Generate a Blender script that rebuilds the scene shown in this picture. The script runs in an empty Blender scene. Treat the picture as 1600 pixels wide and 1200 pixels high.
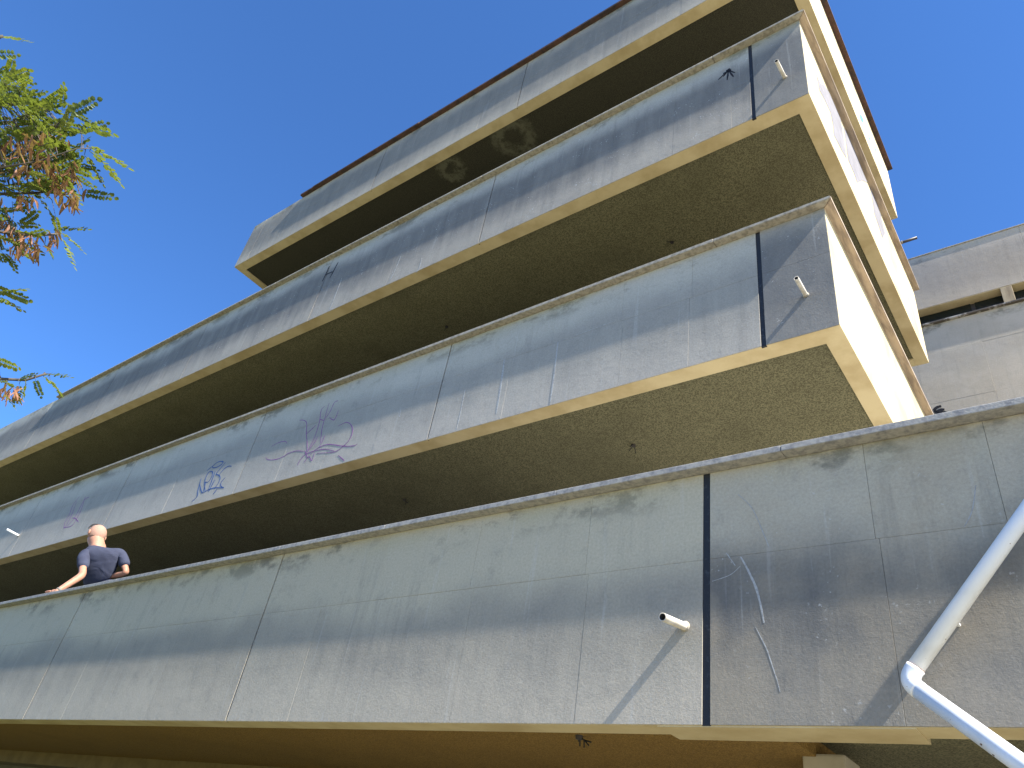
import bpy, bmesh, math, random
from mathutils import Vector, Matrix
random.seed(7)
S = bpy.context.scene
COL = S.collection
EYE = 1.6                                   # camera height above the ground
# ------------------------------------------------------------------ camera
F = 1163.0                                  # focal length in pixels of a 1600 px wide picture
YAW, PITCH, ROLL = math.radians(-42.64), math.radians(35.2), math.radians(10.79)
FWD = Vector((math.sin(YAW)*math.cos(PITCH), math.cos(YAW)*math.cos(PITCH), math.sin(PITCH)))
R0 = Vector((math.cos(YAW), -math.sin(YAW), 0)); U0 = R0.cross(FWD)
RIGHT = R0*math.cos(ROLL) + U0*math.sin(ROLL)
UP = -R0*math.sin(ROLL) + U0*math.cos(ROLL)
cam = bpy.data.cameras.new('camera'); camo = bpy.data.objects.new('camera', cam); COL.objects.link(camo)
cam.sensor_fit = 'HORIZONTAL'; cam.sensor_width = 36; cam.lens = F/1600*36
cam.clip_start = .05; cam.clip_end = 3000
m = Matrix((RIGHT, UP, -FWD)).transposed().to_4x4(); m.translation = (0, 0, EYE)
camo.matrix_world = m; S.camera = camo
# ------------------------------------------------------------------ sky, sun, exposure
SUN = Vector((.9, -.095, 1)).normalized()
el = math.asin(SUN.z); az = math.atan2(SUN.x, SUN.y)
W = bpy.data.worlds.new('World'); S.world = W; W.use_nodes = True
nt = W.node_tree; nt.nodes.clear()
sky = nt.nodes.new('ShaderNodeTexSky'); sky.sky_type = 'NISHITA'; sky.sun_disc = False
sky.sun_elevation = el; sky.sun_rotation = az
sky.air_density = .68; sky.dust_density = 0; sky.ozone_density = 10.0; sky.altitude = 300
bg = nt.nodes.new('ShaderNodeBackground'); bg.inputs['Strength'].default_value = .12
wo = nt.nodes.new('ShaderNodeOutputWorld')
hsv = nt.nodes.new('ShaderNodeHueSaturation'); hsv.inputs['Saturation'].default_value = 1.06   # the camera's vivid blue
nt.links.new(sky.outputs[0], hsv.inputs['Color']); nt.links.new(hsv.outputs[0], bg.inputs[0]); nt.links.new(bg.outputs[0], wo.inputs[0])
sl = bpy.data.lights.new('sun', 'SUN'); sl.energy = 5; sl.angle = math.radians(.53); sl.color = (1, .95, .86)
so = bpy.data.objects.new('sun', sl); COL.objects.link(so)
so.rotation_euler = SUN.to_track_quat('Z', 'Y').to_euler(); so.location = (20, -5, 30)
S.view_settings.view_transform = 'Standard'; S.view_settings.look = 'None'
S.view_settings.exposure = 1.6; S.view_settings.gamma = 1; S.view_settings.use_curve_mapping = False

# ------------------------------------------------------------------ helpers
def ray(x, y):
    return RIGHT*((x-800)/F) - UP*((y-600)/F) + FWD
def onY(x, y, Y):
    d = ray(x, y); d = d*(Y/d.y); d.z += EYE; return d
def onX(x, y, X):
    d = ray(x, y); d = d*(X/d.x); d.z += EYE; return d
def onZ(x, y, Z):
    d = ray(x, y); d = d*((Z-EYE)/d.z); d.z += EYE; return d
def far(x, y, dist):
    d = ray(x, y).normalized()*dist; d.z += EYE; return d
def box(bm, x0, x1, y0, y1, z0, z1, bev=0):
    vs = [bm.verts.new((x, y, z)) for x in (x0, x1) for y in (y0, y1) for z in (z0, z1)]
    fs = [bm.faces.new([vs[i] for i in q]) for q in ((0,1,3,2),(4,6,7,5),(0,4,5,1),(2,3,7,6),(0,2,6,4),(1,5,7,3))]
    if bev:
        es = list({e for f in fs for e in f.edges})
        bmesh.ops.bevel(bm, geom=es, offset=bev, segments=2, affect='EDGES', profile=.6)
def tube(bm, pts, rads, n=8, cap=True, flat=None):
    pts = [Vector(p) for p in pts]
    if not hasattr(rads, '__len__'): rads = [rads]*len(pts)
    rings = []; ref = None
    for i, p in enumerate(pts):
        t = (pts[min(i+1, len(pts)-1)] - pts[max(i-1, 0)]).normalized()
        if ref is None: ref = Vector((0, 0, 1)) if abs(t.z) < .9 else Vector((1, 0, 0))
        a = t.cross(ref).normalized(); b = a.cross(t).normalized(); ref = b
        rings.append([bm.verts.new(p + (a*math.cos(k*2*math.pi/n) + b*math.sin(k*2*math.pi/n))*rads[i]) for k in range(n)])
    for r, s in zip(rings, rings[1:]):
        for k in range(n): bm.faces.new((r[k], r[(k+1) % n], s[(k+1) % n], s[k]))
    if cap: bm.faces.new(rings[0][::-1]); bm.faces.new(rings[-1])
WL = {}                                     # world location of every object, for parenting by offset
def put(o, parent, loc):
    loc = Vector(loc); WL[o.name] = loc
    if parent is not None:
        o.parent = parent; o.location = loc - WL[parent.name]
    else: o.location = loc
    return o
def tag(o, label=None, cat=None, group=None, kind=None):
    for k, v in (('label', label), ('category', cat), ('group', group), ('kind', kind)):
        if v: o[k] = v
    return o
def empty(name, loc):
    o = bpy.data.objects.new(name, None); COL.objects.link(o); return put(o, None, loc)
def obj(name, bm, mat, parent=None, origin=(0, 0, 0), smooth=False):
    og = Vector(origin)
    bmesh.ops.translate(bm, verts=bm.verts, vec=-og)
    bmesh.ops.recalc_face_normals(bm, faces=bm.faces)
    me = bpy.data.meshes.new(name); bm.to_mesh(me); bm.free()
    if smooth:
        for p in me.polygons: p.use_smooth = True
    if mat: me.materials.append(mat)
    o = bpy.data.objects.new(name, me); COL.objects.link(o); return put(o, parent, og)
def bx(name, mat, parent, x0, x1, y0, y1, z0, z1, bev=0, origin=None):
    bm = bmesh.new(); box(bm, x0, x1, y0, y1, z0, z1, bev)
    return obj(name, bm, mat, parent, origin or ((x0+x1)/2, (y0+y1)/2, z0))

# ------------------------------------------------------------------ materials
class NT:
    def __init__(s, name):
        s.m = bpy.data.materials.new(name); s.m.use_nodes = True; s.t = s.m.node_tree
        s.b = s.t.nodes['Principled BSDF']; s.b.inputs['Specular IOR Level'].default_value = .3
    def n(s, typ, **kw):
        q = s.t.nodes.new('ShaderNode'+typ)
        for k, v in kw.items():
            if k[0] == '_': q.inputs[k[1:].replace('_', ' ')].default_value = v
            else: setattr(q, k, v)
        return q
    def l(s, a, b): s.t.links.new(a, b)
    def noise(s, vec, scale, detail=4, rough=.55, stretch=None, dist=0):
        if stretch:
            mp = s.n('Mapping'); mp.inputs['Scale'].default_value = stretch; s.l(vec, mp.inputs[0]); vec = mp.outputs[0]
        q = s.n('TexNoise'); q.inputs['Scale'].default_value = scale; q.inputs['Detail'].default_value = detail
        q.inputs['Roughness'].default_value = rough; q.inputs['Distortion'].default_value = dist
        s.l(vec, q.inputs['Vector']); return q.outputs['Fac']
    def rng(s, v, a, b, c=0., d=1., smooth=True):
        q = s.n('MapRange'); q.interpolation_type = 'SMOOTHSTEP' if smooth else 'LINEAR'
        for k, x in zip(('From Min', 'From Max', 'To Min', 'To Max'), (a, b, c, d)): q.inputs[k].default_value = x
        s.l(v, q.inputs['Value']); return q.outputs[0]
    def math(s, op, a, b):
        q = s.n('Math', operation=op)
        for i, x in enumerate((a, b)):
            if isinstance(x, (int, float)): q.inputs[i].default_value = x
            else: s.l(x, q.inputs[i])
        return q.outputs[0]
    def mix(s, fac, a, b, mode='MIX'):
        q = s.n('Mix', data_type='RGBA', blend_type=mode)
        for i, x in ((0, fac), (6, a), (7, b)):
            if isinstance(x, (int, float)): q.inputs[i].default_value = x
            elif isinstance(x, (tuple, list)): q.inputs[i].default_value = (*x, 1)
            else: s.l(x, q.inputs[i])
        return q.outputs[2]
    def bump(s, h, strength, dist):
        q = s.n('Bump'); q.inputs['Strength'].default_value = strength; q.inputs['Distance'].default_value = dist
        s.l(h, q.inputs['Height']); s.l(q.outputs[0], s.b.inputs['Normal'])
    def col(s, c):
        if isinstance(c, tuple): s.b.inputs['Base Color'].default_value = (*c, 1)
        else: s.l(c, s.b.inputs['Base Color'])
    def pos(s): return s.n('NewGeometry').outputs['Position']
    def rnd(s): return s.n('ObjectInfo').outputs['Random']

def panel_mat(name, clean, dark, low, darkamt, top=.30, specks=0., warm=0.):
    """weathered cement render: washed strip at the top, dark lichen in the middle, sunlit warmth painted low down, streaks, fine rough relief"""
    s = NT(name); P = s.pos(); s.b.inputs['Roughness'].default_value = .9
    o = s.n('TexCoord').outputs['Object']; sx = s.n('SeparateXYZ'); s.l(o, sx.inputs[0]); z = sx.outputs['Z']
    blot = s.noise(P, .9, 5, .6); streak = s.noise(P, 1., 5, .65, (5., 5., .8)); str2 = s.noise(P, 1., 3, .6, (26., 26., 1.1))
    fine = s.noise(P, 70, 5, .7)
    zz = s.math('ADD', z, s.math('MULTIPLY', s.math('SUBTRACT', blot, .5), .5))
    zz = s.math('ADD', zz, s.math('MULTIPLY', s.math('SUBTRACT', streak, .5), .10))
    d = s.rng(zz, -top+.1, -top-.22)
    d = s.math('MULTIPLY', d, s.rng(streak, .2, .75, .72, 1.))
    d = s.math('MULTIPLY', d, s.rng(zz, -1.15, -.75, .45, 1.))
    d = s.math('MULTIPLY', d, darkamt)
    c = s.mix(s.rng(z, -.5, -1.1), clean, low)  # lower zone warmer and paler: sunlit tone put into the colour
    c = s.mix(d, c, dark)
    # pale lime runs
    run = s.rng(str2, .60, .74)
    c = s.mix(s.math('MULTIPLY', run, .16), c, (.55, .55, .52))
    # black grime clinging in patches right at the top edge
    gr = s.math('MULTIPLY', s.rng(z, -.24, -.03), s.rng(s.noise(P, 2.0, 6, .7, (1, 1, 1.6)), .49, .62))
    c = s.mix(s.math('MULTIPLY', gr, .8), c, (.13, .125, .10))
    # yellow-green tinge near the top and per-panel tone
    tin = s.math('MULTIPLY', s.rng(z, -.22, -.01), s.rng(blot, .4, .65))
    c = s.mix(s.math('MULTIPLY', tin, .35), c, (.34, .32, .19))
    if specks:
        v = s.n('TexVoronoi'); v.inputs['Scale'].default_value = 34; v.inputs['Randomness'].default_value = 1; ds = s.n('TexNoise'); ds.inputs['Scale'].default_value = 40; s.l(P, ds.inputs['Vector']); va = s.n('VectorMath', operation='MULTIPLY_ADD'); s.l(ds.outputs['Color'], va.inputs[0]); va.inputs[1].default_value = (.045, .045, .045); s.l(P, va.inputs[2]); s.l(va.outputs[0], v.inputs['Vector'])
        sp = s.math('MULTIPLY', s.rng(s.math('ADD', v.outputs['Distance'], s.math('MULTIPLY', fine, .35)), .42, .26), s.rng(s.noise(P, 5, 3), .52, .66))
        c = s.mix(s.math('MULTIPLY', sp, specks), c, (.56, .56, .54))
    if warm:
        c = s.mix(s.math('MULTIPLY', s.rng(s.noise(P, 1.7, 4), .42, .62), warm), c, (.36, .30, .21))
    ds_ = s.noise(P, 1., 6, .7, (11., 11., .7)); mot = s.noise(P, 7, 8, .75)
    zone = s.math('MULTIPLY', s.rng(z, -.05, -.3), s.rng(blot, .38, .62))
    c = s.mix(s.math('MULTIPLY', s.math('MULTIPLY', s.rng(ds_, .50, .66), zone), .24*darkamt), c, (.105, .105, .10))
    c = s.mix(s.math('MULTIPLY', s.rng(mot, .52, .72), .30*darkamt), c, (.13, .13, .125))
    hs = s.n('HueSaturation'); s.l(c, hs.inputs['Color'])
    vv = s.math('MULTIPLY', s.rng(fine, .2, .8, .80, 1.20, False), s.rng(s.rnd(), 0, 1, .97, 1.03, False))
    s.l(vv, hs.inputs['Value']); s.col(hs.outputs[0])
    weave = s.noise(P, 1., 4, .6, (60., 60., 190.)); weave2 = s.noise(P, 1., 4, .6, (210., 210., 70.))
    h = s.math('ADD', s.math('MULTIPLY', fine, .7), s.math('ADD', s.math('MULTIPLY', weave, .5), s.math('MULTIPLY', weave2, .5)))
    h = s.math('ADD', h, s.math('MULTIPLY', s.noise(P, 9, 4), 1.2))
    h = s.math('ADD', h, s.math('MULTIPLY', s.noise(P, 2.5, 5, .65), 2.2))
    s.bump(h, .42, .004)
    return s.m
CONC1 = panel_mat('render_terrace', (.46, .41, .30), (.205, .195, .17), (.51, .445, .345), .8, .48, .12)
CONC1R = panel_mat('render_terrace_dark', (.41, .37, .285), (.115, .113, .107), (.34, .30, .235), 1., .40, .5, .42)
CONC1W = panel_mat('render_terrace_warm', (.42, .37, .28), (.20, .185, .155), (.37, .32, .245), .8, .40, .3, .4)
CONC2 = panel_mat('render_second', (.44, .415, .345), (.235, .225, .20), (.48, .43, .355), .7, .30, .2)
CONC3 = panel_mat('render_third', (.40, .385, .335), (.15, .145, .135), (.48, .425, .345), 1., .18, 1.)
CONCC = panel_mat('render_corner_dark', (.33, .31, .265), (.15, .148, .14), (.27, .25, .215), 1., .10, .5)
CONC4 = panel_mat('render_top', (.40, .365, .295), (.165, .16, .145), (.49, .435, .345), .9, .06, .5)
WINGC = panel_mat('render_wing', (.50, .445, .36), (.34, .315, .28), (.53, .46, .355), .55, .45, .15, .25)
WINGT = panel_mat('render_wing_top', (.47, .41, .33), (.28, .25, .21), (.49, .42, .33), .8, .08, .3, .15)

def plain(name, c, rough=.8, amp=.12, scale=6, bump=0., bscale=60, c2=None, stretch=None, f=(.35, .7)):
    s = NT(name); P = s.pos(); s.b.inputs['Roughness'].default_value = rough
    n = s.noise(P, scale, 5, .6, stretch); k = c2 or tuple(x*(1-2*amp) for x in c)
    s.col(s.mix(s.rng(n, *f), c, k))
    if bump: s.bump(s.noise(P, bscale, 4, .6), bump, .004)
    return s.m
CREAM = plain('cream_paint', (.57, .48, .295), .8, .06, 2.5, .25, 60, (.44, .35, .195))
CORE = plain('core_concrete', (.12, .12, .115), .9, .2)
BLACK = plain('bitumen_and_bore_shade', (.018, .02, .024), .6, .2, 30, .4, 120, (.05, .055, .06), None, (.55, .75))
JOINT = plain('joint_mortar', (.028, .028, .027), .9, .2, 30)
COPE = plain('coping_mosaic', (.34, .325, .295), .85, .2, 34, .5, 120, (.20, .195, .195), None, (.36, .7))
COPE2 = plain('coping_pale', (.36, .325, .26), .85, .2, 26, .4, 90, (.22, .195, .155), None, (.40, .68))
COPES = plain('coping_brown', (.40, .32, .24), .85, .2, 5, .3, 80, (.24, .19, .15), (4, .6, 2), (.4, .65))
RUST = plain('rusty_flashing', (.10, .05, .035), .7, .2, 8, .3, 60, (.04, .03, .028))
PVC = plain('cream_pipe', (.62, .56, .46), .5, .15, 14)
STEEL = plain('dark_steel', (.05, .045, .045), .5)
WIRE = plain('black_wire', (.02, .02, .02), .6)
WHITE = plain('white_tube', (.85, .85, .83), .4, .03, 5)
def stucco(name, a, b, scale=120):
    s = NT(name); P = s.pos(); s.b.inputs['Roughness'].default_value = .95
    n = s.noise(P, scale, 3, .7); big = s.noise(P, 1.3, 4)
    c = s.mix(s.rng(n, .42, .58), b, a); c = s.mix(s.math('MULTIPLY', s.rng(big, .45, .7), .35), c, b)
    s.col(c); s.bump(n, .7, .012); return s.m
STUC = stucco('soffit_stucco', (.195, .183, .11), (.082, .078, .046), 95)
OCHRE_BOUNCE = stucco('soffit_ochre_bounce', (.30, .185, .05), (.17, .10, .028))  # warm bounce from the ground put into this ceiling's colour
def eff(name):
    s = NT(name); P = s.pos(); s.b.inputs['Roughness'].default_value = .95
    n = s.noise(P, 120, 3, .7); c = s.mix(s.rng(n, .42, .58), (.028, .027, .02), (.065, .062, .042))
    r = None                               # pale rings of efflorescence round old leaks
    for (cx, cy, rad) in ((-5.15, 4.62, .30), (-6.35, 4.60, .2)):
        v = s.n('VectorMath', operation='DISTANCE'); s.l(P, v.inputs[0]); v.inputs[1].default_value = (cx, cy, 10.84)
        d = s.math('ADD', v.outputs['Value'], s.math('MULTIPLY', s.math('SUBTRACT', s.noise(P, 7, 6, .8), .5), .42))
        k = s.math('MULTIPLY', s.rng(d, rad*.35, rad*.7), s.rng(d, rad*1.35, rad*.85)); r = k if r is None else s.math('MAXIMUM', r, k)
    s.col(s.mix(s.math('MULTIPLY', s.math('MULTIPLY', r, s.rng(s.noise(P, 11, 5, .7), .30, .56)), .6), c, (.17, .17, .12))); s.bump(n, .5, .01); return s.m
STUC4 = eff('soffit_top_stained')
FLOOR = plain('terrace_screed', (.36, .34, .30), .9, .2, 3, .3)
WALL = plain('recessed_wall', (.26, .245, .21), .9, .15, 2)
GLASS = NT('dark_glass'); GLASS.col((.015, .02, .018)); GLASS.b.inputs['Roughness'].default_value = .12; GLASS = GLASS.m
WOOD = plain('weathered_wood', (.42, .34, .22), .9, .2, 12, .3, 60, (.25, .19, .12), (1, 1, .2))
INKP = plain('purple_marker', (.20, .07, .21), .8, .2, 30, 0, 60, (.27, .13, .27)); INKB = plain('blue_marker', (.05, .10, .25), .7); INKK = plain('black_spray', (.02, .02, .025), .8)
CHALK = plain('lime_run', (.38, .385, .37), .9, .1, 45, .3, 90, (.25, .25, .245)); LILAC = plain('grey_lilac', (.21, .20, .21), .9, .1, 6); SKYB = plain('pale_blue_spray', (.10, .24, .30), .9)

# ------------------------------------------------------------------ the ground
def ground_mat():
    s = NT('dry_ground'); P = s.pos(); s.b.inputs['Roughness'].default_value = .95
    c = s.mix(s.rng(s.noise(P, .35, 6), .4, .62), (.34, .30, .22), (.20, .20, .11))
    c = s.mix(s.rng(s.noise(P, 8, 5), .3, .7), c, (.30, .27, .20))
    sx = s.n('SeparateXYZ'); s.l(P, sx.inputs[0])            # unseen dark scrub added towards the tree to cut the ground bounce
    g = s.rng(s.math('ADD', sx.outputs['X'], s.math('MULTIPLY', s.noise(P, .8, 5), 3.)), -1.8, -3.6)
    s.col(s.mix(g, c, s.mix(s.rng(s.noise(P, 5, 5), .35, .65), (.08, .09, .03), (.15, .14, .06)))); s.bump(s.noise(P, 14, 5), .4, .03); return s.m
bm = bmesh.new(); N = 24; R = 1500
def gz(i): u = (i/N)*2-1; return R*(abs(u)**3)*(1 if u > 0 else -1)
gv = [[bm.verts.new((gz(i), gz(j), 0)) for j in range(N+1)] for i in range(N+1)]
for i in range(N):
    for j in range(N): bm.faces.new((gv[i][j], gv[i+1][j], gv[i+1][j+1], gv[i][j+1]))
tag(obj('ground', bm, ground_mat()), kind='structure')

# ------------------------------------------------------------------ the terraced building
XL = -24.0                                   # left end, far outside the picture
XC = -.954                                   # right-hand corner of the upper storeys
D1, D2 = 3.2, 4.24                           # distance of the lowest parapet and of the upper ones
YE = 8.65                                    # rear end of the side parapets
B = empty('terraced_building', (-10, 7, 0))
tag(B, 'long grey concrete building with four stacked terrace parapets and cream side walls', 'building')
H = lambda z: z + EYE
TH = .16
def parapet(Y, zb, zt, xl, xr, mains, minors_top, minors_bot, zmid, wides, pmat, right=True, label=None):
    """front parapet: core wall, cream bottom edge, render panels in two rows with recessed joints"""
    core = bx('parapet', CORE, B, xl, xr-.004, Y+.022, Y+TH, zb+.012, zt, 0, (xr, Y, zb))
    if label: core['label'] = label
    bx('bottom_edge', CREAM, core, xl, xr-.001, Y+.006, Y+TH+.004, zb, zb+.03)
    ms = sorted([xl]+[x for x in mains if xl < x < xr]+[xr])
    for a, b in zip(ms, ms[1:]):
        wa = .019 if a in wides else .008; wb = .019 if b in wides else .008
        if a == xl: wa = 0
        if b == xr: wb = .002
        for (z0, z1, minors) in ((zb+.002, zmid, minors_bot), (zmid, zt-.001, minors_top)):
            cs = [a+wa] + sorted(x for x in minors if a+.15 < x < b-.15) + [b-wb]
            for i, (p, q) in enumerate(zip(cs, cs[1:])):
                g0 = 0 if i == 0 else .0006; g1 = 0 if i == len(cs)-2 else .0006
                bm = bmesh.new(); jy = random.uniform(-.0006, .0006)
                box(bm, p+g0, q-g1, Y+jy, Y+.03, z0+(0 if z0 < zmid else .0005), z1-(0 if z1 > zmid else .0005), .0012)
                mt = pmat(.5*(p+q)) if callable(pmat) else pmat
                obj('render_panel', bm, mt, core, ((p+q)/2, Y, zt))
        if b != xr:
            w = .020 if b in wides else .009
            bx('joint_strip', BLACK if b in wides else JOINT, core, b-w, b+w, Y+(.0045 if b in wides else .016), Y+.024, zb-.0006, zt-.002)
    return core
def copings(parent, Y, z0, z1, x0, x1, mat, over=.072, inner=.04, step=1.25, bev=.004, jitter=.0007):
    x = x1
    while x > x0+.02:
        w = min(step*random.uniform(.85, 1.15), x-x0)
        if x-w-x0 < .25: w = x-x0
        d = random.uniform(-jitter, jitter)
        bx('coping_slab', mat, parent, x-w+.001, x-.001, Y-over+d, Y+TH+inner, z0, z1+d*.5, bev)
        x -= w
grid = lambda ms, n: [a+(b-a)*k/n for a, b in zip(ms, ms[1:]) for k in range(1, n)]
# --- level 1: the low front terrace
M1 = [-21.4, -18.1, -14.85, -11.55, -8.25, -5.0, -1.464, 1.9]
z1b, z1t = H(.792), H(2.03)
t1 = [x for x in grid(M1, 4) if x < -5.2] + [-3.805, -2.974, -2.16, -.691, -.203, .6]
b1 = [-7.485, -6.777, -6.1, -4.326, -2.939, -2.137, -.676, .2] + [x for x in grid(M1, 5) if x < -8.4]
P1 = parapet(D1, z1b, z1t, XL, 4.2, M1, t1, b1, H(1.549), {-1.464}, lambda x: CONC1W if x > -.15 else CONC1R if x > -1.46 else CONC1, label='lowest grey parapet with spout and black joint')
copings(P1, D1, z1t+.001, H(2.065), XL, 4.2, COPE)
bx('floor_slab', OCHRE_BOUNCE, B, XL, -1.22, D1+TH+.002, 8.5, z1b+.03, H(1.28))
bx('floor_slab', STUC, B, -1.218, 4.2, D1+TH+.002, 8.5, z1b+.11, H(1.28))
bx('added_dark_floor', plain('added_dark_floor', (.055, .055, .055), .9, .2, 3, .3), B, XL, -4.2, D1+TH+.004, 8.5, H(1.284), H(1.30))  # unseen dark covering, added so the left soffits get less bounce
bx('added_pale_floor', plain('pale_bounce', (.52, .49, .42), .9, .12, 3, .3), B, -4.198, 4.2, D1+TH+.004, 8.5, H(1.284), H(1.30))  # unseen pale covering, added to bounce light onto the right soffits
bx('edge_trim', CREAM, B, -1.70, -.645, D1+.009, D1+.235, z1b-.005, z1b+.02)
# --- levels 2 to 4
M2 = [-21.2, -17.9, -14.75, -11.49, -8.16, -4.885, -1.495]
z2b, z2t = H(3.68), H(4.905)
t2 = [-2.076, -2.746, -3.5, -4.2] + [x for x in grid(M2, 4) if x < -5]
b2 = [-2.098, -2.729, -3.42, -3.963] + [x for x in grid(M2, 4) if x < -5]
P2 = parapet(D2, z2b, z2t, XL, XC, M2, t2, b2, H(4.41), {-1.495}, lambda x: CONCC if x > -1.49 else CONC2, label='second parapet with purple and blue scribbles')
copings(P2, D2, z2t+.001, H(4.942), XL, XC-.902, COPE2)
M3 = [-21.0, -17.6, -14.6, -11.45, -8.08, -4.876, -1.47]
z3b, z3t = H(6.48), H(7.765)
t3 = [-2.31, -3.075, -3.9] + [x for x in grid(M3, 4) if x < -5]
b3 = [-1.69, -2.32, -3.3, -3.95] + [x for x in grid(M3, 4) if x < -5]
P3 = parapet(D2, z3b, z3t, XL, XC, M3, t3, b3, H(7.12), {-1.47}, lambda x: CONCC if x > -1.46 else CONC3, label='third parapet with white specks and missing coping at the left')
copings(P3, D2, z3t+.001, H(7.802), -17.34, XC-.902, COPE2, .072, .04, 1.6, .012)
X4 = -11.59
M4 = [-11.2, -7.81, -4.815, -1.45]
z4b, z4t = H(9.215), H(10.36)
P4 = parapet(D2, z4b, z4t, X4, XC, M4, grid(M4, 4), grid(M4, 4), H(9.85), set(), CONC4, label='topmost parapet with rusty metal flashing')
copings(P4, D2, z4t+.001, H(10.40), -10.1, XC-.902, RUST, .072, .04, 2.6, .003, .006)
def side(P, zb, zt, zc, cmat, fmat):
    """painted side parapet running back from the corner, its coping, the rear edge, the slab with its soffit"""
    bx('side_wall', CREAM, P, XC-.144, XC, D2+.005, YE, zb+.0015, zt)
    y = D2-.05
    o_, i_ = .072, .20                        # overhang outside, reach inside: mitred at 45 degrees
    for nm, quad, mt in (('front', [(XC+o_-.001, D2-o_), (XC-.9, D2-o_), (XC-.9, D2+i_), (XC-i_-.001, D2+i_)], fmat),
                         ('side', [(XC+o_, D2-o_+.001), (XC+o_, YE+.05), (XC-i_, YE+.05), (XC-i_, D2+i_+.001)], cmat)):
        bm = bmesh.new(); lo = [bm.verts.new((x, y, zt+.001)) for x, y in quad]; hi = [bm.verts.new((x, y, zc)) for x, y in quad]
        bm.faces.new(lo); bm.faces.new(hi)
        for k in range(4): bm.faces.new((lo[k], lo[(k+1) % 4], hi[(k+1) % 4], hi[k]))
        bmesh.ops.bevel(bm, geom=list(bm.edges), offset=.005, segments=2, affect='EDGES'); obj('coping_slab', bm, mt, P, (*quad[0], zt))
    bx('rear_edge', CREAM, P, XC-3, XC-.146, YE-.15, YE-.001, zb+.0025, zb+.5)
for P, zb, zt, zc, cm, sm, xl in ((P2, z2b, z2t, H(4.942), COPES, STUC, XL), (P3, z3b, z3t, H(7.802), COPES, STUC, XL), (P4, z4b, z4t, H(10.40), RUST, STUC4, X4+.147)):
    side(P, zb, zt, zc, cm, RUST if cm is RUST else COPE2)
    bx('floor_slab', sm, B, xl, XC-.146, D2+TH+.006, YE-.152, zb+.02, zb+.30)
bx('end_wall', CREAM, P4, X4+.001, X4+.145, D2+.008, YE, z4b+.0015, z4t-.003)
bx('roof_slab', FLOOR, B, X4+.2, XC-.2, D2+TH+.05, YE-.2, z4t-.35, z4t-.1)
# recessed storey walls behind the terraces
for i, (z0, z1, xr) in enumerate(((0, z1b+.03, -1.9), (H(1.3), z2b+.02, -3), (z2b+.3, z3b+.02, -3), (z3b+.3, z4b+.02, -3))):
    bx('recessed_wall', WALL, B, XL if i < 3 else X4+.3, xr, 6.2 if i == 0 else 6.9, 8.2, z0, z1-.002)
# concrete beam under the first terrace and a stub column at the end of the ochre ceiling
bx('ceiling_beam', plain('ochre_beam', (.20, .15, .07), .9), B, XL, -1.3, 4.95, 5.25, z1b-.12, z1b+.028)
bx('column', plain('column_render', (.42, .38, .30), .9, .1, 5, .3), B, -1.285, -1.09, 3.86, 4.1, 0, z1b+.045, .012)

# --- rain spouts
def spout(P, base, tip, r, mat=PVC):
    a, b = Vector(base), Vector(tip); bm = bmesh.new(); t = (b-a).normalized()
    e1 = t.orthogonal().normalized(); e2 = t.cross(e1); rg = []
    for c_, q in ((a-t*.03, r), (b, r), (b-t*.001, r*.78), (a+t*.05, r*.76)):
        rg.append([bm.verts.new(c_+(e1*math.cos(k*math.pi/8)+e2*math.sin(k*math.pi/8))*q) for k in range(16)])
    for u, v in zip(rg, rg[1:]):
        for k in range(16): bm.faces.new((u[k], u[(k+1) % 16], v[(k+1) % 16], v[k]))
    bm.faces.new(rg[3])
    for f in bm.faces: f.material_index = 0
    o = obj('rain_spout', bm, mat, P, base)
    o.data.materials.append(BLACK)
    for f in o.data.polygons:
        f.use_smooth = len(f.vertices) == 4
        if f.index >= 32: f.material_index = 1  # bore faces coloured black to stand for the shade inside
    bm = bmesh.new(); tube(bm, [a-t*.004, a+t*.012], [r*1.45, r*1.1], 14); obj('mortar_collar', bm, COPE2, P, base, True)
p = onY(1070, 979, D1); spout(P1, p, p+Vector((0, -.225, -.035)), .019)
p = onY(1259, 461, D2); spout(P2, p, p+Vector((0, -.2, .0)), .018)
p = onY(1226, 121, D2); spout(P3, p, p+Vector((0, -.22, -.03)), .019)
p = onY(29, 837, D2); spout(P2, p, p+Vector((0, -.22, .02)), .019, WHITE)
p = onX(1409, 379, XC); spout(P3, p, p+Vector((.2, -.0, .0)), .02, STEEL)

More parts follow.
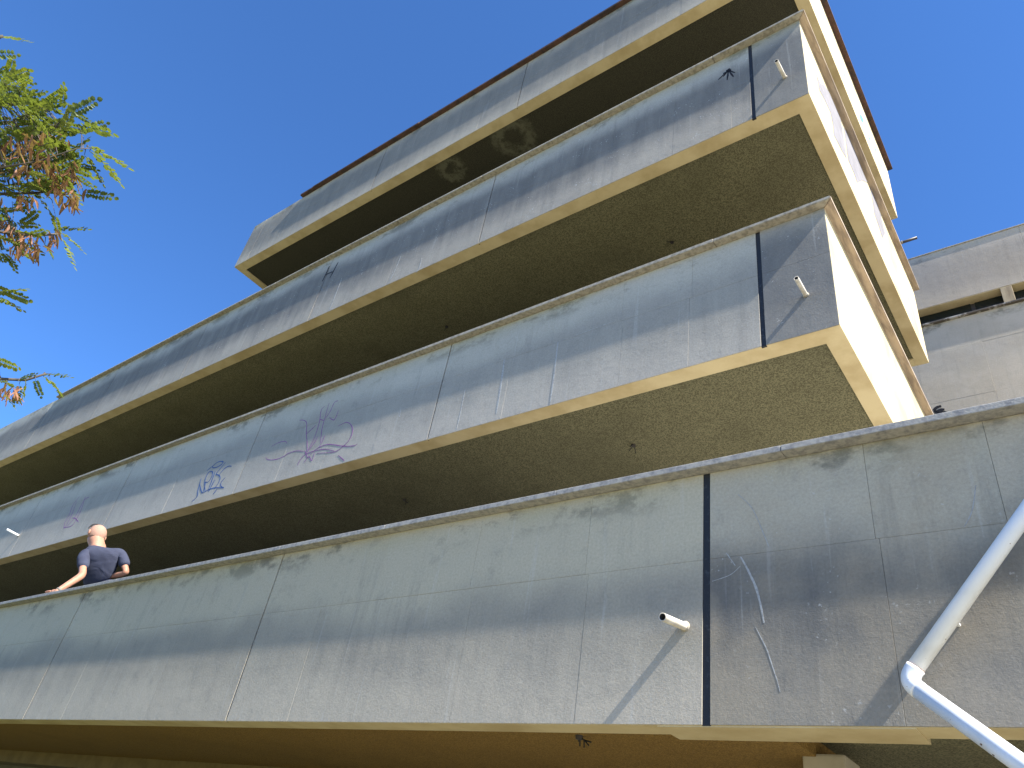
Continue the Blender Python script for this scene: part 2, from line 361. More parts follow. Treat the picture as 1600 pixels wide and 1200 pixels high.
# --- graffiti, chalk and lime runs: thin paint on the render
def stroke(name, P, pts, w, mat, plane='Y', D=D2, off=.004):
    ps = []
    for i in range(len(pts)-1):             # Catmull-Rom smoothing
        q = [Vector((*pts[min(max(k, 0), len(pts)-1)], 0)) for k in (i-1, i, i+1, i+2)]
        for s in range(5):
            t = s/5; ps.append(.5*((2*q[1])+(q[2]-q[0])*t+(2*q[0]-5*q[1]+4*q[2]-q[3])*t*t+(3*q[1]-q[0]-3*q[2]+q[3])*t**3))
    ps.append(Vector((*pts[-1], 0)))
    wp = [(onY(a.x, a.y, D) if plane == 'Y' else onX(a.x, a.y, D)) for a in ps]
    nrm = Vector((0, -1, 0)) if plane == 'Y' else Vector((1, 0, 0))
    return wp, nrm, w, off
def graffiti(name, P, strokes, w, mat, plane='Y', D=D2, off=.0012, tf=(0, 0, 1)):
    bm = bmesh.new(); org = None
    for st in strokes:
        ww = w
        if isinstance(st[0], (int, float)): ww, st = st[0], st[1:]
        wp, nrm, _, _ = stroke(name, P, [(tf[0]+x/tf[2], tf[1]+y/tf[2]) for x, y in st], ww, mat, plane, D)
        L = []
        for i, q in enumerate(wp):
            t = (wp[min(i+1, len(wp)-1)]-wp[max(i-1, 0)]).normalized(); s = t.cross(nrm).normalized()
            k = ww*.5*(.55+.45*math.sin(math.pi*min(1, (i+.6)/len(wp))))*random.uniform(.8, 1.2)
            L.append([bm.verts.new(q+s*k+nrm*off), bm.verts.new(q-s*k+nrm*off), bm.verts.new(q-s*k+nrm*.0001), bm.verts.new(q+s*k+nrm*.0001)])
        org = org or wp[0]
        for a, b in zip(L, L[1:]):
            for k in range(3): bm.faces.new((a[(k+3) % 4], a[k], b[k], b[(k+3) % 4]))
    return obj(name, bm, mat, P, org)
graffiti('graffiti_scribble', P2, [
    [(640,345),(700,345),(745,390),(740,560),(750,640),(755,800)], [(145,890),(180,925),(300,920),(420,870),(480,830),(600,795),(700,805)],
    [(230,730),(330,675),(430,655),(455,690)], [(750,820),(860,600),(930,380),(960,200),(1010,140)], [(760,800),(850,690),(910,580)],
    [(950,680),(970,480),(1005,340),(1075,95)], [(930,740),(980,650),(1010,570)], [(1000,340),(1090,220),(1150,90),(1210,55)],
    [(1080,300),(1150,340),(1215,200)], [(1210,430),(1330,375),(1400,420),(1420,500),(1380,620),(1280,730),(1150,810),(900,830)],
    [(800,850),(900,760),(1060,700),(1280,725),(1440,720),(1490,690)], [(610,1010),(650,930),(760,830),(1000,770),(1150,800)],
    [(700,970),(780,880),(820,940),(860,820)], [(740,550),(880,420)], [(1210,860),(1300,940)], [(720,790),(760,900)], [(940,330),(1000,350)]],
    .011, INKP, tf=(400, 620, 9.41))
graffiti('graffiti_tag', P2, [
    [(130,1115),(240,1010),(260,880),(325,635)], [(290,740),(345,940),(400,800),(410,720)], [(410,900),(400,700),(470,520),(550,490),(560,560),(480,700),(400,710)],
    [(470,890),(540,700),(620,480)], [(480,910),(610,660)], [(440,475),(560,380),(680,290),(780,285),(750,340),(650,400),(565,410),(570,370)],
    [(830,300),(740,410),(640,540),(690,565),(720,620),(690,720),(600,850)], [(700,560),(800,440),(890,380),(960,380)],
    [(830,610),(740,720),(740,800),(800,830)], [(350,940),(480,870),(610,830),(790,835)], [(570,970),(660,850)]], .017, INKB, tf=(290, 700, 13.33))
graffiti('graffiti_scribble', P2, [
    [(300,1000),(320,860),(430,650),(520,420),(660,240)], [(320,980),(450,740),(600,350)], [(380,930),(560,720),(760,340),(890,250)],
    [(500,740),(570,750),(640,840)], [(300,960),(450,940),(560,830),(700,560),(800,240)]],   .016, INKP, tf=(80, 760, 15))
graffiti('graffiti_letter', P3, [[(1385,870),(1345,960),(1300,1050)], [(1490,820),(1440,915),(1390,1010)], [(1340,970),(1420,935)]], .03, INKK, tf=(330, 300, 7.5))
graffiti('ink_splash', P3, [[(288,500),(330,460),(352,440)], [(352,440),(385,480)], [(352,440),(395,455)], [(352,440),(320,480)], [(352,440),(345,500)], [.05, (338,446),(352,440),(362,446)], [.03, (320,462),(340,450)]],
    .018, INKK, tf=(1050, 0, 4))
for st_ in ([.004, (500,55),(555,110),(600,210),(620,260)], [.011, (510,295),(530,330),(545,360),(568,410),(582,460),(592,505),(600,550)], [.004, (567,565),(585,600),(610,650),(632,715),(650,770),(662,815)],
            [.005, (455,280),(490,330)], [.003, (400,390),(470,365),(510,330)], [.004, (1415,20),(1400,120),(1370,180)]):
    graffiti('chalk_mark', P1, [st_], .008, CHALK, 'Y', D1, tf=(950, 750, 2.4615))
for st_ in ([.022, (922,520),(905,640),(880,790)], [.018, (1190,430),(1172,580),(1150,735)], [.012, (725,670),(700,790),(682,868)], [.010, (405,765),(397,805)], [.006, (1190,430),(1330,378),(1470,325)],
    [.004, (640,620),(930,515)]): graffiti('lime_drip', P2, [st_], .012, CHALK, tf=(500, 400, 3.2))
for st_ in ([.016, (110,110),(75,200),(45,275)], [.012, (405,0),(375,70),(350,120)], [.012, (510,10),(495,60),(480,85)]): graffiti('lime_drip', P3, [st_], .012, CHALK, tf=(500, 400, 3.2))
def patch(name, P, polys, mat, X, tf, off=.003):
    bm = bmesh.new()
    for poly in polys:
        vs = [bm.verts.new(onX(tf[0]+x/tf[2], tf[1]+y/tf[2], X)+Vector((off, 0, 0))) for x, y in poly]
        r = bmesh.ops.extrude_face_region(bm, geom=[bm.faces.new(vs)])
        bmesh.ops.translate(bm, verts=[v for v in r['geom'] if isinstance(v, bmesh.types.BMVert)], vec=(-.0025, 0, 0))
    return obj(name, bm, mat, P, (X, 6, WL[P.name].z))
T5 = (1250, 100, 4)
patch('grey_smear', P3, [[(102,68),(128,122),(152,132),(180,178),(205,232),(248,330),(262,395),(290,592),(262,545),(240,500),(212,448),(206,380),(188,300),(160,240),(122,165)],
    [(272,395),(305,450),(345,552),(385,655),(420,742),(388,728),(356,742),(335,680),(300,600),(290,520)], [(432,762),(482,872),(505,950),(532,1060),(514,1088),(486,1000),(462,930),(452,850)]], LILAC, XC, T5)  # flat grey-lilac patches on the side wall
patch('spray_smear', P4, [[(372,308),(388,330),(398,358),(388,366),(376,340)], [(268,48),(280,68),(276,82)], [(335,245),(348,275),(344,285)], [(425,440),(440,470),(436,482)], [(462,510),(480,545),(474,552)],
    [(500,610),(512,640),(506,645)]], SKYB, XC, T5)

# --- remnants of ceiling lamps on the soffits
for (px, py, z, n) in ((990, 695, z2b, 4), (632, 780, z2b, 3), (1050, 378, z3b, 3), (698, 510, z3b, 2), (905, 1149, z1b+.01, 5)):
    c = onZ(px, py, z+.02); bm = bmesh.new(); tube(bm, [c+Vector((0, 0, .004)), c-Vector((0, 0, .02))], [.022, .018], 10)
    lb = obj('lamp_base', bm, STEEL, B, c)
    for k in range(n):
        a = random.uniform(0, 6.28); d = Vector((math.cos(a), math.sin(a), 0)); bm = bmesh.new()
        tube(bm, [c-Vector((0, 0, .01)), c+d*.03-Vector((0, 0, .02)), c+d*random.uniform(.03, .07)-Vector((0, 0, random.uniform(.02, .06)))], .004, 5)
        obj('loose_wire', bm, WIRE, lb, c)

# ------------------------------------------------------------------ the wing behind on the right
WY = 10.7
G = empty('building_wing', (2, 12, 0))
tag(G, 'weathered grey wing with a narrow ribbon window, behind the cream side walls on the right', 'building')
wz0, wz1, wz2, wz3 = 0, H(8.745), H(9.13), H(10.29)
wl = bx('lower_wall', CORE, G, -6, 7, WY+.02, 14, wz0, wz1)
xs = [-6, -4.9, -3.7, -2.5, -1.35, -.42, .48, 1.6, 2.8, 4, 5.2, 7]
zs = [0, 2, 3.6, 5.1, H(5.1), H(6.35), H(7.25), H(8.18), wz1-.002]
zs = [0, 1.7, 3.3, 4.9, 6.5, H(6.35), H(7.25), H(8.18), wz1-.002]
for a, b in zip(xs, xs[1:]):
    for c, d in zip(zs, zs[1:]):
        bm = bmesh.new(); j = random.uniform(-.002, .002); box(bm, a+.0005, b-.0005, WY+j*.4, WY+.03, c+.0005, d-.0005, .001)
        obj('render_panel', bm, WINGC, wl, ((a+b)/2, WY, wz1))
copings(wl, WY, wz1, wz1+.03, -6, 7, plain('peeling_sill', (.35, .33, .30), .7, .3, 5, .3, 60, (.09, .075, .06), None, (.4, .5)), .05, -.02, 1.3)
up = bx('upper_parapet', CORE, G, -6, 7, WY+.03, WY+.25, wz2+.004, wz3-.002)
for a, b in zip(xs[::2], xs[::2][1:]+[7]):
    if b > a:
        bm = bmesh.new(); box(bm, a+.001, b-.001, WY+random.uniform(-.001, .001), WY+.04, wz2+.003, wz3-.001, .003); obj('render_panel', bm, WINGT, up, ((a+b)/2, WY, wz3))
bx('bottom_edge', CREAM, up, -6, 7, WY+.008, WY+.26, wz2-.008, wz2+.02)
copings(up, WY, wz3, wz3+.02, -6, 7, COPE2, .015, .06, 2.)
bx('roof_slab', FLOOR, G, -6, 7, WY+.26, 14, wz2+.1, wz2+.4)
wf = bx('ribbon_window', STEEL, G, -6, 7, WY+.20, WY+.24, wz1+.03, wz2+.05)
for a, b in zip(xs, xs[1:]): bx('pane', GLASS, wf, a+.03, b-.03, WY+.185, WY+.205, wz1+.05, wz2+.03)
bx('wood_post', WOOD, G, -.005, .15, WY+.0, WY+.16, wz1+.035, wz2-.012, .005)
bx('wood_post', WOOD, G, 2.3, 2.45, WY+.0, WY+.16, wz1+.035, wz2-.012, .005)
graffiti('graffiti_mark', wl, [[(525,1075),(560,1045),(605,1030)], [(540,1100),(590,1075),(640,1066)], [(560,1118),(630,1100),(690,1108)], [(530,1075),(560,1100),(600,1140)]], .05, INKK, 'Y', WY, .005, tf=(1380, 480, 6.667))

# ------------------------------------------------------------------ white pipe fixed in front of the low terrace
def pipe_mat():
    s = NT('white_enamel'); P = s.pos(); s.b.inputs['Roughness'].default_value = .35
    c = s.mix(s.rng(s.noise(P, 4, 4), .4, .7), (.70, .71, .72), (.58, .58, .57))
    s.col(s.mix(s.rng(s.noise(P, 38, 2, .5), .70, .74), c, (.16, .09, .05))); return s.m
PW = pipe_mat()
K = empty('bent_pipe', onY(1414, 1062, 3.1))
tag(K, 'bent white metal pipe in front of the lowest parapet at the right', 'pipe')
k0 = onY(1416, 1064, 3.1); k1 = onY(1700, 664, 3.1); k2 = onY(1640, 1226, 2.95); k3 = onY(1900, 1420, 2.9)
d1 = (k1-k0).normalized(); d2 = (k2-k0).normalized()
bm = bmesh.new(); tube(bm, [k0+d1*.06, k0+d1*1.6], .0305, 24); obj('upper_tube', bm, PW, K, k0, True)
bm = bmesh.new(); tube(bm, [k0+d2*.045, k2, k2+(k2-k0)*.9], .0325, 24); obj('lower_tube', bm, PW, K, k0, True)
bm = bmesh.new(); tube(bm, [k0+d1*.062] + [k0+d1*(.05*(1-t)**2)+d2*(.05*t*t) for t in [k/8 for k in range(9)]] + [k0+d2*.06], .0335, 24); obj('elbow', bm, PW, K, k0, True)
bm = bmesh.new(); tube(bm, [k0+d1*.055, k0+d1*.063], .032, 24); obj('rusty_seam', bm, plain('rusty_seam', (.30, .14, .06), .8, .3, 30), K, k0, True)
for s_ in (.3, 1.25):
    a = k0+d1*s_; bm = bmesh.new(); tube(bm, [a, Vector((a.x, D1+.02, a.z))], .008, 8); obj('bracket', bm, PW, K, a)

# ------------------------------------------------------------------ the man leaning on the lowest parapet
def skin(name, nodes, edges, mat, parent, org, root=0, sub=2):
    me = bpy.data.meshes.new(name); me.from_pydata([Vector(n[0])-Vector(org) for n in nodes], edges, [])
    o = bpy.data.objects.new(name, me); COL.objects.link(o); put(o, parent, org); me.materials.append(mat)
    md = o.modifiers.new('skin', 'SKIN'); md.use_smooth_shade = True
    for v, n in zip(me.skin_vertices[0].data, nodes): v.radius = n[1] if hasattr(n[1], '__len__') else (n[1], n[1])
    me.skin_vertices[0].data[root].use_root = True
    sb = o.modifiers.new('sub', 'SUBSURF'); sb.levels = sub; sb.render_levels = sub
    return o
def skin_mat():
    s = NT('skin'); P = s.pos(); s.b.inputs['Roughness'].default_value = .55
    s.col(s.mix(s.rng(s.noise(P, 14, 3), .4, .65), (.36, .19, .125), (.32, .155, .10)))
    s.b.inputs['Subsurface Weight'].default_value = .08; s.b.inputs['Subsurface Radius'].default_value = (.02, .008, .004); return s.m
SKIN = skin_mat()
def cloth(name, c, k):
    s = NT(name); P = s.pos(); s.b.inputs['Roughness'].default_value = .95
    s.col(s.mix(s.rng(s.noise(P, 9, 4), .35, .7), c, k))
    s.bump(s.math('ADD', s.math('MULTIPLY', s.noise(P, 5, 2, .4, (1, 1, 1.8), .8), 1.), s.math('MULTIPLY', s.noise(P, 240, 2), .01)), .55, .03); return s.m
SHIRT = cloth('navy_cotton', (.040, .046, .075), (.030, .034, .058)); JEANS = cloth('blue_denim', (.05, .065, .10), (.035, .045, .075))
STUB = plain('shaved_hair', (.34, .20, .145), .8, .1, 60, .3, 300, (.29, .175, .13))
FZ = H(1.30)                                 # terrace floor
PM = empty('person', (-9.1, 3.85, FZ))
tag(PM, 'man with shaved head in a navy T-shirt, seen from behind, one hand on the coping', 'person')
neck = onY(154, 853, 3.56); shL = onY(131, 864, 3.42); shR = onY(190, 864, 3.76)
hc = onY(151.5, 835, 3.52); waist = onY(152, 918, 3.80); chest = (shL+shR)/2 + Vector((.02, .02, -.15))
elL = onY(129, 899, 3.42); wrL = onY(90, 922, 3.215); elR = onY(198, 895, 3.86); 
wrL.z = H(2.112)
wrR = elR + Vector((-.23, -.07, -.05))
pel = Vector((-9.02, 3.86, FZ+.95)); fw = Vector((-.93, -.1, -.02)).normalized()     # the way he looks
hpL = pel+Vector((0, -.10, -.06)); hpR = pel+Vector((0, .10, -.06))
knL = Vector((-9.06, 3.76, FZ+.50)); knR = Vector((-9.03, 3.98, FZ+.50)); anL = Vector((-8.98, 3.76, FZ+.085)); anR = Vector((-8.96, 3.99, FZ+.085))
hup = Vector((-.22, -.06, 1)).normalized(); fw = (fw-hup*fw.dot(hup)).normalized()
nodes = [(pel, .10), (waist, .08), (chest, .07), (neck-Vector((0, 0, .07)), .05), (neck-Vector((.02, 0, .0)), .08),
         (hc-hup*.062, .098), (hc-hup*.02, .108), (hc+hup*.045, .108), (hc+hup*.09, .070),
         (shL-Vector((0, 0, .02)), .038), (elL, .046), (wrL, .031), (shR-Vector((0, 0, .02)), .038), (elR, .043), (wrR, .029),
         (hpL, .095), (knL, .062), (anL, .045), (anL+fw*.17-Vector((0, 0, .045)), .035), (hpR, .095), (knR, .062), (anR, .045), (anR+fw*.17-Vector((0, 0, .045)), .035)]
edges = [(0,1),(1,2),(2,3),(3,4),(4,5),(5,6),(6,7),(7,8),(3,9),(9,10),(10,11),(3,12),(12,13),(13,14),(0,15),(15,16),(16,17),(17,18),(0,19),(19,20),(20,21),(21,22)]
def hand(w, d, spread, down, thumb_side):
    """palm and five fingers of unequal length as one chain set rooted at the wrist"""
    base = len(nodes); wi = [i for i, n in enumerate(nodes) if (n[0]-w).length < 1e-6][0]
    palm = w+d*.055+down*.004; nodes.append((palm, (.030, .016))); edges.append((wi, base))
    for k, (off, ln) in enumerate(((-.028, .068), (-.0095, .078), (.0095, .074), (.027, .058))):
        a = palm+d*.03+spread*off; i = len(nodes)
        nodes.append((a, .0105)); nodes.append((a+d*ln*.5+down*.004+spread*off*.25, .0092)); nodes.append((a+d*ln+down*.014+spread*off*.4, .0075))
        edges.extend([(base, i), (i, i+1), (i+1, i+2)])
    i = len(nodes); a = w+d*.03+spread*thumb_side*.03
    nodes.append((a, .012)); nodes.append((a+d*.03+spread*thumb_side*.025+down*.004, .010)); nodes.append((a+d*.058+spread*thumb_side*.032+down*.008, .008))
    edges.extend([(base, i), (i, i+1), (i+1, i+2)])
dl = (onY(57, 929, 3.155)-wrL); dl.z = 0; dl.normalize()
hand(wrL, dl, Vector((-dl.y, dl.x, 0)), Vector((0, 0, -1)), -1)
dr = Vector((-.8, -.35, -.25)).normalized(); hand(wrR, dr, Vector((0, .3, -1)).normalized(), Vector((0, -1, 0)), -1)
i = len(nodes)                               # nose and chin
nodes.append((hc-hup*.03+fw*.112, .017)); edges.append((6, i)); nodes.append((hc-hup*.075+fw*.07, .028)); edges.append((5, i+1))
skin('body', nodes, edges, SKIN, PM, PM.location)
up_arm = lambda a, b, t: a+(b-a)*t
sn = [(pel+Vector((-.01, -.01, .07)), .165), (waist, .158), (chest, .175), (neck-Vector((0, 0, .07)), .122), (neck-Vector((0, 0, .02)), .092),
      (shL+Vector((0, 0, .0)), .088), (up_arm(shL, elL, .45), .070), (up_arm(shL, elL, .72), .068), (shR, .088), (up_arm(shR, elR, .45), .070), (up_arm(shR, elR, .72), .068)]
skin('t_shirt', sn, [(0,1),(1,2),(2,3),(3,4),(2,5),(5,6),(6,7),(2,8),(8,9),(9,10)], SHIRT, PM, PM.location, 2)
tn = [(pel, .15), (hpL, .105), (knL, .078), (anL+Vector((0, 0, .03)), .06), (hpR, .105), (knR, .078), (anR+Vector((0, 0, .03)), .06)]
skin('trousers', tn, [(0,1),(1,2),(2,3),(0,4),(4,5),(5,6)], JEANS, PM, PM.location)
def blob(name, c, r, mat, ax=None):
    bm = bmesh.new(); bmesh.ops.create_icosphere(bm, subdivisions=2, radius=1)
    M_ = ax or Matrix.Identity(3)
    for v in bm.verts: v.co = M_ @ Vector((v.co.x*r[0], v.co.y*r[1], v.co.z*r[2])) + c
    return obj(name, bm, mat, PM, c, True)
lat = hup.cross(fw).normalized(); AX = Matrix((fw, lat, hup)).transposed()
for s_ in (-1, 1):
    blob('ear', hc+lat*s_*.110-hup*.012-fw*.008, (.020, .010, .034), SKIN, AX)
    blob('eye', hc+lat*s_*.032+fw*.094-hup*.0, (.012, .014, .011), WHITE, AX)
    blob('shoe', (anL if s_ < 0 else anR)+fw*.08-Vector((0, 0, .035)), (.15, .052, .05), WIRE, Matrix((fw, Vector((-fw.y, fw.x, 0)), Vector((0, 0, 1)))).transposed())
bm = bmesh.new(); bmesh.ops.create_icosphere(bm, subdivisions=4, radius=1)     # grey stubble over the skull
for v in bm.verts: v.co = AX @ Vector((v.co.x*.1105, v.co.y*.1045, v.co.z*.121)) + hc - hup*.0
bmesh.ops.delete(bm, geom=[v for v in bm.verts if (v.co-hc).dot(hup) < -.07 or (v.co-hc).dot(fw) > .055 or ((v.co-hc).dot(fw) > 0 and (v.co-hc).dot(hup) < .03)], context='VERTS')
obj('hair', bm, STUB, PM, hc, True)
bm = bmesh.new()                             # sunglasses pushed up on the head
tube(bm, [hc+fw*.02+lat*(.116*math.sin(t))+hup*(.02+.118*math.cos(t)) for t in [k*.2-1.4 for k in range(15)]], .007, 6)
for s_ in (-1, 1):
    c = hc+lat*s_*.037+hup*.108+fw*.07
    ring = [c+lat*(.034*math.cos(t))+(hup*.9+fw*.3)*(.022*math.sin(t)) for t in [k*math.pi/6 for k in range(12)]]
    n0 = (hup*-.3+fw*.9).normalized()*.004; a = [bm.verts.new(p+n0) for p in ring]; b = [bm.verts.new(p-n0) for p in ring]
    bm.faces.new(a); bm.faces.new(b[::-1])
    for k in range(12): bm.faces.new((a[k], b[k], b[(k+1) % 12], a[(k+1) % 12]))
obj('sunglasses', bm, WIRE, PM, hc)
bm = bmesh.new(); aw = wrL+(elL-wrL).normalized()*.025; tw = (elL-wrL).normalized(); tube(bm, [aw-tw*.011, aw+tw*.011], .034, 14); obj('wristband', bm, plain('wristband', (.22, .20, .17), .5), PM, aw, True)

# ------------------------------------------------------------------ the locust tree at the left
def leaf_mat(name, c, k):
    s = NT(name); r = s.rnd(); P = s.pos()
    col = s.mix(s.rng(s.noise(P, 22, 2), .35, .68), c, k); s.col(col); s.b.inputs['Roughness'].default_value = .5
    tr = s.n('BsdfTranslucent'); s.l(s.mix(.5, col, (.28, .34, .03)), tr.inputs[0]); mx = s.n('MixShader'); mx.inputs[0].default_value = .35
    s.l(s.b.outputs[0], mx.inputs[1]); s.l(tr.outputs[0], mx.inputs[2])
    s.l(mx.outputs[0], [n for n in s.t.nodes if n.type == 'OUTPUT_MATERIAL'][0].inputs[0]); return s.m
LEAF = [leaf_mat('leaf_green', (.085, .12, .022), (.14, .17, .03)), leaf_mat('leaf_yellow', (.17, .19, .028), (.11, .15, .025)), leaf_mat('leaf_dark', (.05, .085, .022), (.09, .12, .025))]
POD = leaf_mat('dry_pod', (.36, .17, .09), (.22, .095, .055)); BARK = plain('bark', (.10, .085, .065), .95, .3, 12, .8, 30)
def leaf_mesh(seed, mat, n=9):
    rd = random.Random(seed); bm = bmesh.new(); cv = rd.uniform(-.25, .25); dr = rd.uniform(.05, .3)
    def ax(t): return Vector((t, cv*t*t, -dr*t*t))
    tube(bm, [ax(t) for t in (0, .35, .7, 1)], [.010, .008, .006, .003], 4)
    for k in range(n*2+1):
        t = .14+.86*(k//2)/n; c = ax(min(t, 1)); sd = 1 if k % 2 else -1
        if k == n*2: d = Vector((1, .2, -.2))
        else: d = Vector((.32, sd*.9, rd.uniform(-.45, .12)))
        d.normalize(); L = .22*(1-.35*abs(t-.5))*rd.uniform(.85, 1.1); w = .088*rd.uniform(.85, 1.1)
        u = Vector((1, 0, rd.uniform(-.5, .5))) if k < n*2 else Vector((0, 1, 0)); u = (u-d*u.dot(d)).normalized(); nn = d.cross(u)*.012
        pts = [c+d*.01, c+d*L*.35+u*w*.85, c+d*L*.75+u*w*.7, c+d*L, c+d*L*.75-u*w*.7, c+d*L*.35-u*w*.85]
        m_ = bm.verts.new(c+d*L*.5-nn); vs = [bm.verts.new(p) for p in pts]
        for a, b in zip(vs, vs[1:]+vs[:1]): bm.faces.new((m_, a, b))
    me = bpy.data.meshes.new('leaf'); bm.to_mesh(me); bm.free(); me.materials.append(mat); return me
LM = [leaf_mesh(k, LEAF[(0, 1, 0, 2, 1, 0)[k]], 8+k % 3) for k in range(6)]
def pod_mesh(seed):
    rd = random.Random(seed); bm = bmesh.new(); rows = []; b = rd.uniform(-.25, .25)
    for i in range(6):
        t = i/5; w = .11*math.sin(math.pi*(.12+.8*t)); y = b*t*(1-t)*2
        rows.append([bm.verts.new((t, y-w, .03*math.sin(6*t))), bm.verts.new((t, y, .03+.02*math.sin(9*t+seed))), bm.verts.new((t, y+w, -.02))])
    for r, q in zip(rows, rows[1:]):
        for k in range(2): bm.faces.new((r[k], r[k+1], q[k+1], q[k]))
    me = bpy.data.meshes.new('seed_pod'); bm.to_mesh(me); bm.free(); me.materials.append(POD); return me
PMH = [pod_mesh(k) for k in range(4)]
TB = far(-420, 900, 6.2); TB = Vector((-6.6, .45, 0))
T = empty('locust_tree', TB); tag(T, 'locust tree with feathery green leaves and brown seed pods at the left edge', 'tree')
crown_c = Vector((-5.6, .1, 4.6))
trunk_pts = [TB, TB+Vector((.05, -.1, 1.2)), TB+Vector((.2, -.3, 2.4)), TB+Vector((.3, -.55, 3.6)), TB+Vector((.25, -.7, 4.8)), TB+Vector((.2, -.8, 6.2))]
bm = bmesh.new(); tube(bm, trunk_pts, [.15, .12, .10, .08, .055, .02], 12); TR = obj('trunk', bm, BARK, T, TB, True)
DD = 5.0
br = [  # pixel way points of the branches that reach into view, then their distance
    [(-40, 285), (0, 262), (45, 235), (85, 200), (105, 178)], [(-30, 310), (0, 303), (60, 301), (105, 293), (120, 286)], [(-40, 365), (0, 362), (45, 368), (88, 366)],
    [(-60, 600), (0, 592), (40, 594), (72, 584)], [(-50, 470), (-10, 458), (8, 456)], [(0, 262), (60, 252), (120, 232), (140, 232)], [(-40, 60), (-10, 62), (5, 56)], [(-40, 180), (0, 165), (30, 158)]]
BR = []; PATH = {}
for i, w in enumerate(br):
    pts = [far(x, y, DD+.25*math.sin(i*2.1)) for x, y in w]
    st = trunk_pts[3] if i in (0, 1, 5, 6, 7) else trunk_pts[2]
    if i == 5: full = pts
    else: full = [st, st.lerp(pts[0], .55)+Vector((0, 0, .12))] + pts
    bm = bmesh.new(); n = len(full); tube(bm, full, [.022, .014]+[.008*(1-k/n)+.002 for k in range(n-2)] if i != 5 else [.005, .004, .003, .002], 7)
    BR.append(obj('branch', bm, BARK, T, full[0], True)); PATH[BR[-1].name] = [a.lerp(b, k/8) for a, b in zip(pts, pts[1:]) for k in range(9)]
def spawn(meshes, name, parent, p, q, width=1., roll=None):
    me = random.choice(meshes); o = bpy.data.objects.new(name, me); COL.objects.link(o)
    d = q-p; L = d.length; x = d.normalized(); up_ = Vector((random.uniform(-.5, .5), random.uniform(-.5, .5), 1)) if roll is None else roll
    y = up_.cross(x).normalized(); z = x.cross(y)
    o.rotation_euler = Matrix((x, y, z)).transposed().to_euler(); o.scale = (L, L*width, L*width)
    return put(o, parent, p)
TW = {}
def leaf_px(x0, y0, x1, y1, parent, dz=0, w=1.):
    d = DD+random.uniform(-.25, .25)+dz; TW.setdefault(parent.name, (parent, []))[1].append(far(x0, y0, d)); spawn(LM, 'leaf', parent, far(x0, y0, d), far(x1, y1, d+random.uniform(-.1, .1)), w)
for (a, b, c, d, k) in [(-22,56,33,50,6),(-22,88,16,78,6),(0,120,28,128,7),(28,152,64,136,7),(97,172,101,132,0),(104,178,152,163,0),(112,176,142,187,0),(122,196,182,206,5),(125,206,160,188,5),(135,228,201,250,5),
        (140,236,196,272,5),(132,242,166,281,5),(115,272,147,291,5),(62,184,34,160,0),(78,196,40,158,0),(0,160,30,172,7),(95,205,120,170,0),(130,300,172,308,1),(90,358,130,352,2),(93,362,133,384,2),(94,370,130,409,2),
        (62,310,90,338,1),(86,335,89,362,1),(15,338,44,388,2),(8,330,30,370,2),(45,368,76,358,2),(70,382,89,401,2),(-8,458,42,449,4),(-8,462,36,484,4),(-10,452,46,461,4),(-10,560,31,578,3),(66,586,109,579,3),
        (68,588,101,608,3),(28,596,48,578,3),(-4,592,28,602,3),(6,616,26,631,3),(78,592,96,612,3),(40,594,44,632,3),(30,600,33,630,3),(55,592,62,618,3),(100,250,130,215,5),(110,255,150,262,5),(60,250,90,232,5)]:
    leaf_px(a, b, c, d, BR[k])
for k in range(210):                          # fill of the lobe that hangs into the picture
    x = random.uniform(-45, 118); y = random.uniform(115, 300)
    if y < 150 and x > 45: continue
    if x > 85 and y < 190: continue
    a = random.uniform(-.9, .9); L = random.uniform(30, 50)
    leaf_px(x-L*.4, y, x-L*.4+L*math.cos(a), y+L*math.sin(a)*.8, BR[(0, 1, 5, 7)[k % 4]], random.uniform(-.1, .5))
for k in range(26):
    x = random.uniform(-45, 34); y = random.uniform(310, 395); a = random.uniform(-.5, .9); leaf_px(x, y, x+38*math.cos(a), y+38*math.sin(a), BR[2])
def pods(x, y, sx, sy, n, parent):
    for _ in range(int(n*2)):
        a = random.gauss(x, sx); b = random.gauss(y, sy); d = DD+random.uniform(-.3, .1); L = random.uniform(14, 24); t = random.gauss(1.6, .55)
        spawn(PMH, 'seed_pod', parent, far(a, b, d), far(a+L*math.cos(t), b+L*math.sin(t), d+random.uniform(-.03, .03)))
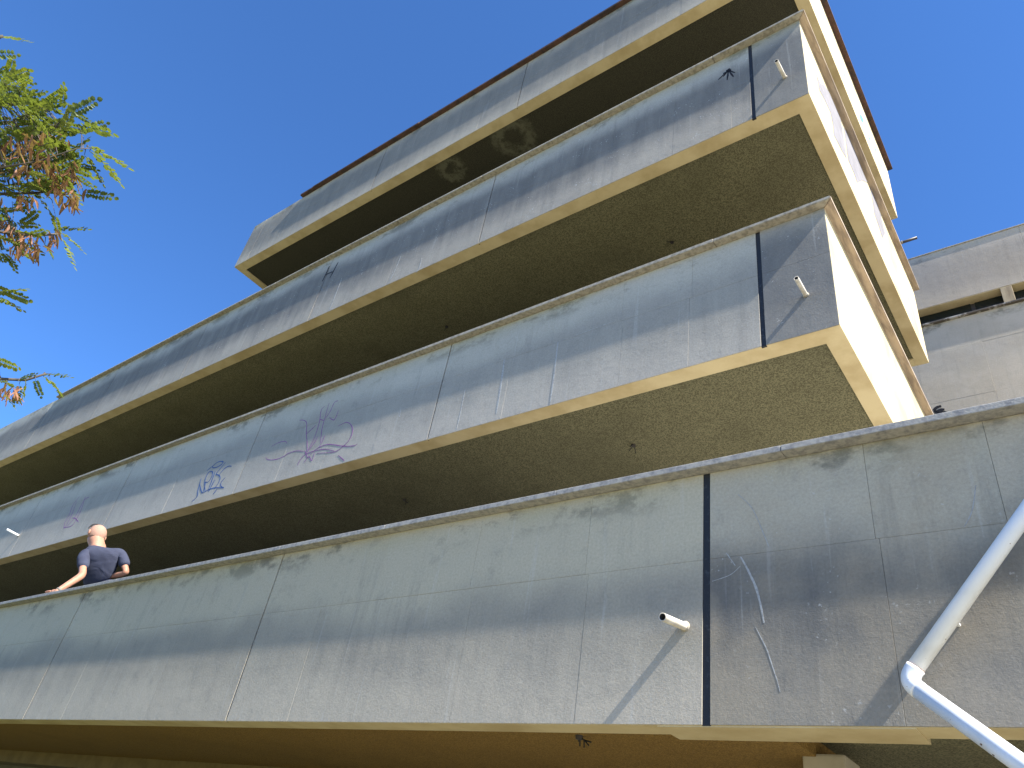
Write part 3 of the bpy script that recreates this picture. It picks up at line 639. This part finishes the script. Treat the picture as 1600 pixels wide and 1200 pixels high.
for x, y, sx, sy, n, k in [(45,215,12,6,9,0),(25,228,12,6,9,0),(72,205,5,5,4,0),(65,245,7,8,9,5),(100,225,5,5,3,5),(35,262,12,7,10,1),(80,258,8,7,8,1),(108,268,7,9,10,1),(40,312,9,6,7,1),(110,305,9,7,14,1),(85,292,5,5,5,1),
        (8,345,5,5,5,2),(25,368,9,8,12,2),(38,385,9,5,8,2),(55,372,5,6,6,2),(87,368,4,6,5,2),(62,390,4,3,3,2),(5,608,5,6,6,3),(25,610,5,4,5,3),(-10,320,8,10,6,1)]:
    pods(x, y, sx, sy, n, BR[k])
for nm, (par, tips) in TW.items():
    bm = bmesh.new()
    for t_ in tips:
        q = min(PATH[nm], key=lambda p: (p-t_).length)
        if (q-t_).length > .02: tube(bm, [q, q.lerp(t_, .5)+Vector((0, 0, .02)), t_], [.0028, .002, .0013], 4)
    o = obj('twigs', bm, BARK, par, WL[nm]); o['kind'] = 'stuff'
# the rest of the crown, outside the picture: one leafy mass
bm = bmesh.new(); rd = random.Random(3)
proto = [[(v.co.copy()) for v in LM[k].vertices] for k in range(3)]; pf = [[tuple(p.vertices) for p in LM[k].polygons] for k in range(3)]
for k in range(420):
    c = TB+Vector((rd.gauss(-.5, .75), rd.gauss(-.8, .9), 4.6+rd.gauss(0, .8))); v = c-Vector((0, 0, EYE))
    w = v.dot(FWD)
    if w > 0 and v.dot(RIGHT)/w*F+800 > -75: continue
    t = Matrix.Rotation(rd.uniform(0, 6.28), 3, 'Z') @ Matrix.Rotation(rd.uniform(-.5, .7), 3, 'Y') @ Matrix.Rotation(rd.uniform(-.5, .5), 3, 'X')
    q = k % 3; vs = [bm.verts.new(c+(t @ p)*.2) for p in proto[q]]
    for f in pf[q]: bm.faces.new([vs[i] for i in f])
fo = obj('foliage', bm, LEAF[0], T, TB); fo['kind'] = 'stuff'
for k in range(5):
    a = rd.uniform(0, 6.28); e = TB+Vector((-.5+.9*math.cos(a), -.8+.9*math.sin(a), 4.4+.25*k)); bm = bmesh.new()
    if e.x > -6.3: e.x = -6.9
    tube(bm, [trunk_pts[2+k % 3], trunk_pts[2+k % 3].lerp(e, .5)+Vector((0, 0, .15)), e], [.04, .025, .008], 7); obj('branch', bm, BARK, T, trunk_pts[2+k % 3], True)
